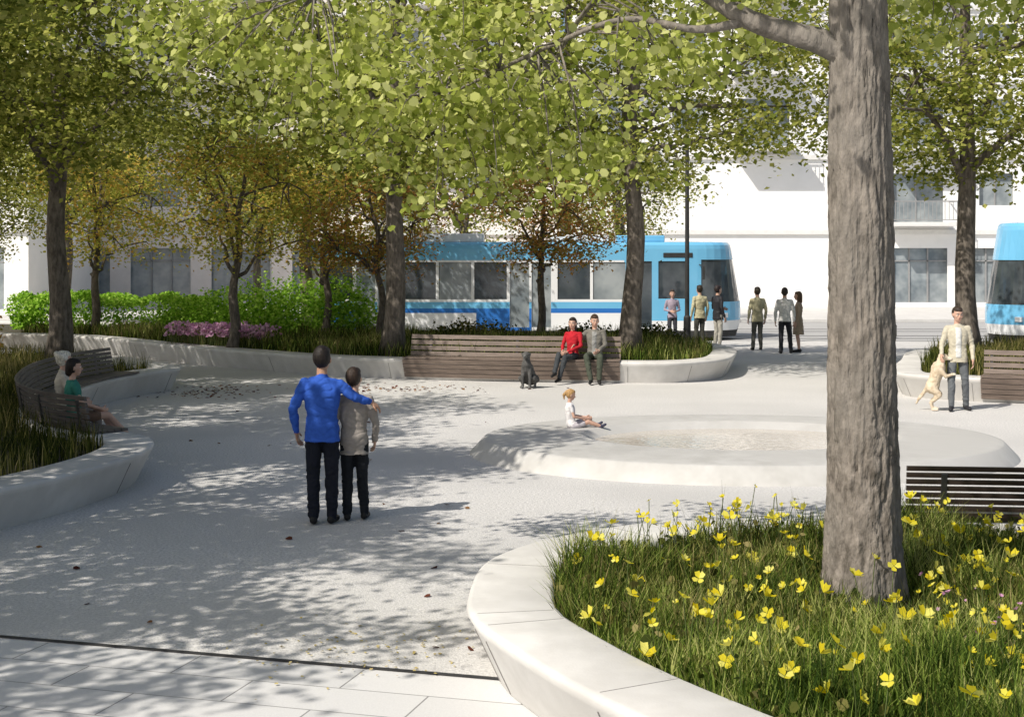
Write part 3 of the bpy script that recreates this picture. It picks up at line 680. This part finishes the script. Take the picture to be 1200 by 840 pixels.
def person(name,loc,yaw,h,base,top,bot,hair,skin=0,shoe=(.02,.02,.02),female=False,pose=None,hairstyle='short',hy=0,hp=0,sleeve='long',legs='long',voxel=.011,hem=-.12,seatz=None,open_jacket=None,slim=1.0,cap=None,skirt=False,curl=.5,collar=True,legw=1.0):
    J={k:V3(v) for k,v in base.items()}
    for k,v in (pose or {}).items(): J[k]=V3(v)
    sc=h/1.8; loc=V3(loc)
    if seatz is not None: loc.z=seatz-.475*sc
    e=empty(name,loc); e.rotation_euler=(0,0,math.radians(yaw)); e.scale=(sc,)*3
    TOP,BOT,SKN,HAIR,SHOE,INN=0,1,2,3,4,5
    mb=MB(); R=(J['shR']-J['shL']).normalized(); Rp=(J['hiR']-J['hiL']).normalized(); u=(J['neck']-J['pel']); L=u.length; u.normalize()
    sit=base is SIT
    f=.90 if female else .96; f*=slim
    T=[(-.20,.145,.10),(-.05,.168,.120),(.08,.163,.115),(.25,.145 if not female else .130,.102),(.45,.160 if not female else .142,.112),(.66,.178 if not female else .16,.120 if not female else .128),(.82,.170,.106),(.92,.120,.082),(1.0,.062,.06)]
    def ring(t,hw,hd,ex=0):
        r=(Rp*(1-max(0,min(1,t)))+R*max(0,min(1,t))).normalized(); F=u.cross(r).normalized(); return (J['pel']+u*L*t,r,F,hw*f+ex,hd*f+ex)
    mb.loft([ring(t,a,b) for t,a,b in T if t<=.25],BOT)
    hm=-.02 if sit else hem
    tt=[(hm,.176,.128)]+[x for x in T if x[0]>hm+.05]
    mb.loft([ring(t,a,b,.010) for t,a,b in tt],TOP)
    for s,S in ((-1,'L'),(1,'R')):
        sh,el,wr=J['sh'+S],J['el'+S],J['wr'+S]
        ad=(1.0 if not female else .86)*slim
        mb.capsule(J['neck']-u*.045+R*s*.03,sh,.052*ad,.058*ad,TOP)
        if sleeve=='long':
            mb.capsule(sh,el,.062*ad,.050*ad,TOP); mb.capsule(el,wr-(wr-el)*.06,.050*ad,.038*ad,TOP)
        elif sleeve=='rolled':
            mb.capsule(sh,el,.060*ad,.050*ad,TOP); m1=el+(wr-el)*.35; mb.capsule(el,m1,.050*ad,.046*ad,TOP); mb.capsule(el,wr,.042*ad,.029*ad,SKN)
        else:
            m1=sh+(el-sh)*.5; mb.capsule(sh,m1,.060*ad,.055*ad,TOP); mb.capsule(sh,el,.048*ad,.040*ad,SKN); mb.capsule(el,wr,.040*ad,.028*ad,SKN)
        mb.capsule(wr-(wr-el)*.1,wr+(wr-el).normalized()*.02,.030*ad,.027*ad,SKN)
        hi,kn,an,to=J['hi'+S],J['kn'+S],J['an'+S],J['to'+S]; lf=slim*legw*(.95 if female else 1)
        if legs=='long':
            mb.capsule(hi,kn,.094*lf,.070*lf,BOT); calf=kn+(an-kn)*.35
            mb.capsule(kn,calf,.070*lf,.067*lf,BOT); mb.capsule(calf,an+(kn-an)*.02,.067*lf,.056*lf,BOT)
        else:
            kk=hi+(kn-hi)*(.62 if legs=='shorts' else .3); mb.capsule(hi,kk,.094*lf,.082*lf,BOT); mb.capsule(hi,kn,.084*lf,.056*lf,SKN)
            calf=kn+(an-kn)*.35; bk=V3((0,-.008,0)); mb.capsule(kn,calf+bk,.053*lf,.054*lf,SKN); mb.capsule(calf+bk,an,.054*lf,.034*lf,SKN)
        ft=(to-an); ff=V3((ft.x,ft.y,0)); ff=ff.normalized() if ff.length>1e-4 else V3((0,1,0))
        hl=an-ff*.035+V3((0,0,-.035)) if abs(ft.z)<.12 else an*1
        mb.capsule(hl,to,.042,.034,SHOE); mb.capsule(an,hl*.6+to*.4,.043,.038,SHOE)
    if skirt:
        c=J['pel']; mb.loft([(c+V3((0,0,.08)),Rp,u.cross(Rp),.15,.115),(c-V3((0,0,.1)),Rp,u.cross(Rp),.185,.14),(c-V3((0,0,.42)),Rp,u.cross(Rp),.21,.17)],BOT)
    hd=J['head']; H=Matrix.Rotation(math.radians(hy),3,'Z')@Matrix.Rotation(math.radians(hp),3,'X')
    hs=1.07; H=H*hs
    q=lambda x,y,z: hd+H@V3((x,y,z))
    mb.capsule(J['neck']-u*.03,q(0,-.015,-.07),.060 if not female else .05,.052 if not female else .044,SKN)
    mb.ell(q(0,-.008,.015),(.077,.096,.107),SKN,H); mb.ell(q(0,.028,-.055),(.056,.062,.066),SKN,H); mb.ell(q(0,.05,-.098),(.028,.026,.02),SKN,H)
    mb.capsule(q(0,.088,.0),q(0,.106,-.030),.009,.014,SKN,8,3); mb.ell(q(0,.078,.022),(.055,.018,.012),SKN,H)
    mb.ell(q(0,.084,-.063),(.024,.012,.009),6,H)
    for s in(-1,1): mb.ell(q(s*.079,-.005,-.012),(.012,.022,.032),SKN,H); mb.ell(q(s*.04,.062,-.03),(.024,.022,.022),SKN,H)
    mb.ell(q(0,-.032,.022),(.087,.094,.112),HAIR,H); mb.ell(q(0,.005,.075),(.072,.083,.050),HAIR,H)
    if hairstyle in('long','bob'):
        zz=-.16 if hairstyle=='long' else -.07
        mb.capsule(q(0,-.06,.0),q(0,-.07,zz),.075,.062,HAIR)
        for s in(-1,1): mb.capsule(q(s*.062,-.02,.03),q(s*.066,-.015,zz+.02),.034,.026,HAIR)
    if hairstyle=='pony': mb.capsule(q(0,-.11,.06),q(0,-.16,-.03),.03,.035,HAIR); mb.capsule(q(0,-.16,-.03),q(0,-.13,-.13),.035,.016,HAIR)
    if hairstyle=='curly':
        for k in range(14):
            a=k*2.4; mb.ell(q(.075*math.cos(a),-.04+.07*math.sin(a),.03+.075*((k%4)/4)),(.038,.038,.038),HAIR,H)
    if collar: mb.capsule(J['neck']-u*.04,J['neck']-u*.002,.072,.062,TOP)
    if open_jacket:
        F=u.cross(R).normalized(); mb.loft([(J['pel']+u*L*t+F*(hd2),R,F,.045,.02) for t,hd2 in ((-.05,.118),(.25,.103),(.5,.115),(.72,.122),(.9,.09))],INN)
    hm_=hairm(hair); inn=cloth(open_jacket) if open_jacket else cloth((.6,.6,.6))
    mats=[cloth(top),cloth(bot),SK[skin],hm_,cloth(shoe,.5,.05),inn,M_lip]
    remesh_obj(mb,'body',mats,voxel,e,(0,1,5),.009)
    mh=MB()
    for s,S in((-1,'L'),(1,'R')):
        wr,el=J['wr'+S],J['el'+S]; d=(pose or {}).get('hd'+S) or (wr-el).normalized(); pn=(pose or {}).get('pn'+S) or V3((-s,0,-.15))
        add_hand(mh,wr+V3(d).normalized()*.012,d,pn,(pose or {}).get('th'+S) or V3((0,1,.2)),curl)
    remesh_obj(mh,'hands',[SK[skin]],.0045,e,smooth_it=1)
    me=MB()
    for s in(-1,1):
        me.ell(q(s*.031,.078,.004),(.014,.012,.009),0,H); me.ell(q(s*.031,.0865,.004),(.0065,.005,.0065),1,H)
        me.tube([q(s*.014,.094,.026),q(s*.032,.091,.030),q(s*.05,.080,.024)],[.004,.005,.003],5,2)
    me.obj('eyes_and_brows',[M_eyew,M_eye,hm_],e,True)
    return e
person('man_in_blue_shirt',(-1.93,14.75,0),0,1.80,STAND,(.035,.105,.46),(.014,.016,.024),(.016,.011,.009),skin=1,voxel=.009,hem=-.20,slim=1.04,hy=-8,
  pose=dict(shR=(.18,-.01,1.41),elR=(.34,-.035,1.285),wrR=(.475,.05,1.235),hdR=(.75,.45,-.5),pnR=(-.3,.4,-1),thR=(-.3,-1,0),elL=(-.29,-.06,1.17),wrL=(-.27,.06,.93),anL=(-.08,-.05,.085),toL=(-.10,.12,.035),anR=(.10,-.01,.085)))
person('boy_in_grey_jacket',(-1.625,14.93,0),3,1.57,STAND,(.30,.27,.245),(.016,.018,.022),(.035,.021,.014),voxel=.010,hem=-.30,slim=1.0,hy=-18,
  pose=dict(elR=(.26,-.05,1.14),wrR=(.24,.10,.93),knL=(-.08,.03,.50),anL=(-.08,-.02,.085),toL=(-.10,.15,.035),anR=(.12,.05,.085),toR=(.15,.22,.035)))
person('woman_in_green_top',(-5.83,19.36,0),-60,1.62,SIT,(.05,.22,.17),(.16,.10,.07),(.02,.013,.01),female=True,sleeve='short',legs='shorts',hairstyle='bob',seatz=.49,shoe=(.05,.035,.03),voxel=.01,hy=-15,collar=False,
  pose=dict(knR=(.10,.46,.56),anR=(.0,.82,.20),toR=(-.02,.97,.17),knL=(-.08,.45,.54),anL=(-.08,.70,.13),toL=(-.09,.86,.06),wrR=(.08,.36,.66),wrL=(-.06,.34,.64)))
person('white_haired_woman',(-6.22,20.2,0),-64,1.70,SIT,(.55,.50,.42),(.20,.17,.15),(.80,.75,.64),female=True,hairstyle='curly',seatz=.49,voxel=.012,hy=10)
person('woman_in_red_top',(1.27,30.56,0),150,1.68,SIT,(.42,.02,.03),(.05,.055,.06),(.03,.02,.015),female=True,hairstyle='long',seatz=.49,hy=12,
  pose=dict(knR=(.10,.46,.60),anR=(.02,.80,.24),toR=(.02,.93,.16),knL=(-.06,.46,.54),anL=(-.02,.66,.10),toL=(-.02,.82,.035),wrR=(.08,.33,.67),wrL=(-.05,.34,.66)))
person('man_in_grey_jacket',(1.74,30.53,0),170,1.80,SIT,(.17,.16,.14),(.07,.08,.06),(.06,.035,.02),seatz=.49,hy=16,hp=-6,open_jacket=(.25,.25,.24),
  pose=dict(knL=(-.17,.46,.55),anL=(-.15,.47,.09),knR=(.12,.44,.56),anR=(.02,.52,.09),toR=(.02,.68,.035),toL=(-.18,.63,.035),elR=(.33,.0,.92),wrR=(.42,.12,.78)))
person('little_girl',(.85,20.75,0),-82,1.08,SIT,(.72,.70,.70),(.45,.42,.45),(.50,.30,.12),female=True,hairstyle='pony',seatz=.228,sleeve='short',legs='shorts',shoe=(.05,.05,.08),voxel=.014,hp=-12,collar=False,
  pose=dict(knL=(-.12,.38,.66),knR=(.10,.40,.64),anL=(-.11,.66,.55),anR=(.11,.70,.54),toL=(-.12,.76,.60),toR=(.12,.80,.58),wrL=(-.10,.36,.74),wrR=(.10,.36,.72)))
person('man_in_beige_jacket',(7.74,25.2,0),172,1.80,STAND,(.50,.46,.36),(.13,.14,.15),(.05,.035,.025),hem=-.2,hy=12,hp=-8,open_jacket=(.6,.6,.58),shoe=(.03,.03,.035),slim=.96,
  pose=dict(elR=(.27,.02,1.15),wrR=(.30,.20,.98),anL=(-.16,-.10,.085),toL=(-.20,.06,.035),knL=(-.13,.0,.50),anR=(.12,.10,.085),toR=(.16,.27,.035),knR=(.12,.10,.51)))
KH=(.50,.46,.30)
person('woman_in_lilac_top',(4.75,43.0,0),185,1.62,STAND,(.33,.28,.34),(.05,.05,.06),(.06,.04,.03),female=True,hairstyle='bob',voxel=.014,pose=dict(wrL=(-.1,.22,1.1),wrR=(.1,.22,1.1)))
person('man_in_khaki_jacket',(5.42,41.9,0),20,1.78,STAND,KH,(.07,.07,.06),(.04,.03,.02),voxel=.014,hem=-.2)
person('person_in_dark_coat',(5.9,41.6,0),-60,1.78,STAND,(.03,.03,.035),(.42,.40,.35),(.03,.02,.02),voxel=.014,hem=-.25,pose=dict(wrL=(-.12,.25,1.12),elL=(-.24,.02,1.15)))
person('man_in_khaki_jacket',(6.85,40.5,0),10,1.76,STAND,KH,(.10,.10,.09),(.04,.03,.02),voxel=.014,hem=-.25,pose=dict(anL=(-.15,-.05,.085)))
person('man_in_white_shirt',(7.35,39.1,0),-8,1.78,STAND,(.70,.69,.66),(.03,.03,.035),(.05,.04,.03),voxel=.013,pose=dict(anR=(.17,.1,.085),knR=(.14,.08,.5),toR=(.2,.26,.035)))
person('woman_in_tan_dress',(7.82,39.6,0),75,1.66,STAND,(.36,.28,.20),(.36,.28,.20),(.12,.07,.04),female=True,hairstyle='long',legs='shorts',skirt=True,voxel=.014)
# ------------------------------------------------------------------ dogs
def dog_sitting(name,loc,yaw,s,c1,c2):
    e=empty(name,loc); e.rotation_euler=(0,0,math.radians(yaw)); e.scale=(s,)*3; mb=MB()
    mb.capsule((0,-.20,.17),(0,.02,.40),.135,.115); mb.capsule((0,.02,.40),(0,.07,.46),.12,.095,0)
    mb.capsule((0,.06,.47),(0,.08,.58),.082,.07); mb.ell((0,.10,.64),(.075,.085,.07)); mb.capsule((0,.14,.625),(0,.225,.61),.038,.028,1)
    mb.ell((0,.248,.618),(.014,.012,.011),2)
    for sd in(-1,1):
        mb.capsule((sd*.065,.05,.38),(sd*.07,.085,.20),.05,.034); mb.capsule((sd*.07,.085,.20),(sd*.07,.09,.035),.032,.026); mb.capsule((sd*.07,.09,.03),(sd*.07,.135,.022),.028,.022,1)
        mb.capsule((sd*.10,-.18,.16),(sd*.125,.0,.19),.09,.06); mb.capsule((sd*.125,.0,.19),(sd*.12,-.12,.05),.04,.026); mb.capsule((sd*.12,-.12,.035),(sd*.12,.03,.024),.027,.024,1)
        mb.ell((sd*.075,.085,.640),(.016,.034,.055),0,Matrix.Rotation(sd*.3,3,'Y'))
    mb.capsule((0,-.30,.08),(.06,-.45,.03),.028,.02); mb.capsule((.06,-.45,.03),(.14,-.52,.03),.02,.012)
    mats=[surf('fur',tuple(x*.7 for x in c1),tuple(x*1.3 for x in c1),scale=14,rough=.9,bump=.6,bscale=50),surf('fur_muzzle',c2,rough=.9),M_rub]
    remesh_obj(mb,'body',mats,.012,e,(0,),.006)
dog_sitting('grey_dog',(.31,29.25,0),165,1.06,(.075,.073,.07),(.12,.12,.115))
def dog_rearing(name,loc,yaw):
    e=empty(name,loc); e.rotation_euler=(0,0,math.radians(yaw)); mb=MB()
    mb.capsule((0,-.06,.40),(0,.0,.58),.12,.105); mb.capsule((0,.0,.58),(0,.05,.74),.11,.125); mb.capsule((0,.06,.76),(0,.09,.88),.085,.07)
    mb.ell((0,.12,.93),(.075,.09,.07)); mb.capsule((0,.17,.915),(0,.25,.90),.038,.029,1); mb.ell((0,.278,.905),(.015,.012,.012),2)
    for sd in(-1,1):
        mb.ell((sd*.076,.10,.925),(.018,.034,.055)); 
        mb.capsule((sd*.075,.08,.72),(sd*.08,.17,.60),.05,.038); mb.capsule((sd*.08,.17,.60),(sd*.07,.28,.64),.032,.026); mb.capsule((sd*.07,.28,.64),(sd*.07,.32,.64),.028,.022,1)
        mb.capsule((sd*.07,-.07,.40),(sd*.10,.06,.28),.09,.055); mb.capsule((sd*.10,.06,.28),(sd*.10,-.08,.14),.046,.030); mb.capsule((sd*.10,-.08,.14),(sd*.10,-.05,.035),.029,.026); mb.capsule((sd*.10,-.05,.03),(sd*.10,.03,.024),.028,.024,1)
    mb.capsule((0,-.16,.36),(0,-.28,.20),.038,.03); mb.capsule((0,-.28,.20),(0,-.33,.10),.03,.012)
    mats=[surf('fur_golden',(.48,.38,.26),(.66,.56,.42),scale=14,rough=.9,bump=.3,bscale=50),surf('fur_pale',(.66,.58,.46),rough=.9),M_rub]
    remesh_obj(mb,'body',mats,.012,e,(0,),.008)
dog_rearing('golden_dog',(7.36,25.2,0),-108)
# ------------------------------------------------------------------ light, world, camera
el=math.radians(46); hx,hy_=.74,.673
d=V3((hx*math.cos(el),hy_*math.cos(el),-math.sin(el)))
sl=bpy.data.lights.new('sun','SUN'); sl.energy=5; sl.angle=math.radians(.5); sl.color=(1,.94,.85)
so=bpy.data.objects.new('sun',sl); so.rotation_euler=d.to_track_quat('-Z','Y').to_euler(); COL.objects.link(so)
w=bpy.data.worlds.new('World'); scene.world=w; w.use_nodes=True; nt=w.node_tree
bg=nt.nodes['Background']; bg.inputs[1].default_value=.11
sk=nt.nodes.new('ShaderNodeTexSky'); sk.sky_type='NISHITA'; sk.sun_disc=False; sk.sun_elevation=el; sk.sun_rotation=math.atan2(-hx,-hy_); sk.dust_density=2.5
nt.links.new(sk.outputs[0],bg.inputs[0])
cam=bpy.data.cameras.new('camera'); cam.sensor_width=36; cam.lens=51; cam.shift_y=-.105; cam.clip_end=2000
co=bpy.data.objects.new('camera',cam); co.location=(0,0,2.77); co.rotation_euler=(math.pi/2,0,0); COL.objects.link(co); scene.camera=co
scene.view_settings.view_transform='Standard'; scene.view_settings.look='None'; scene.view_settings.exposure=0
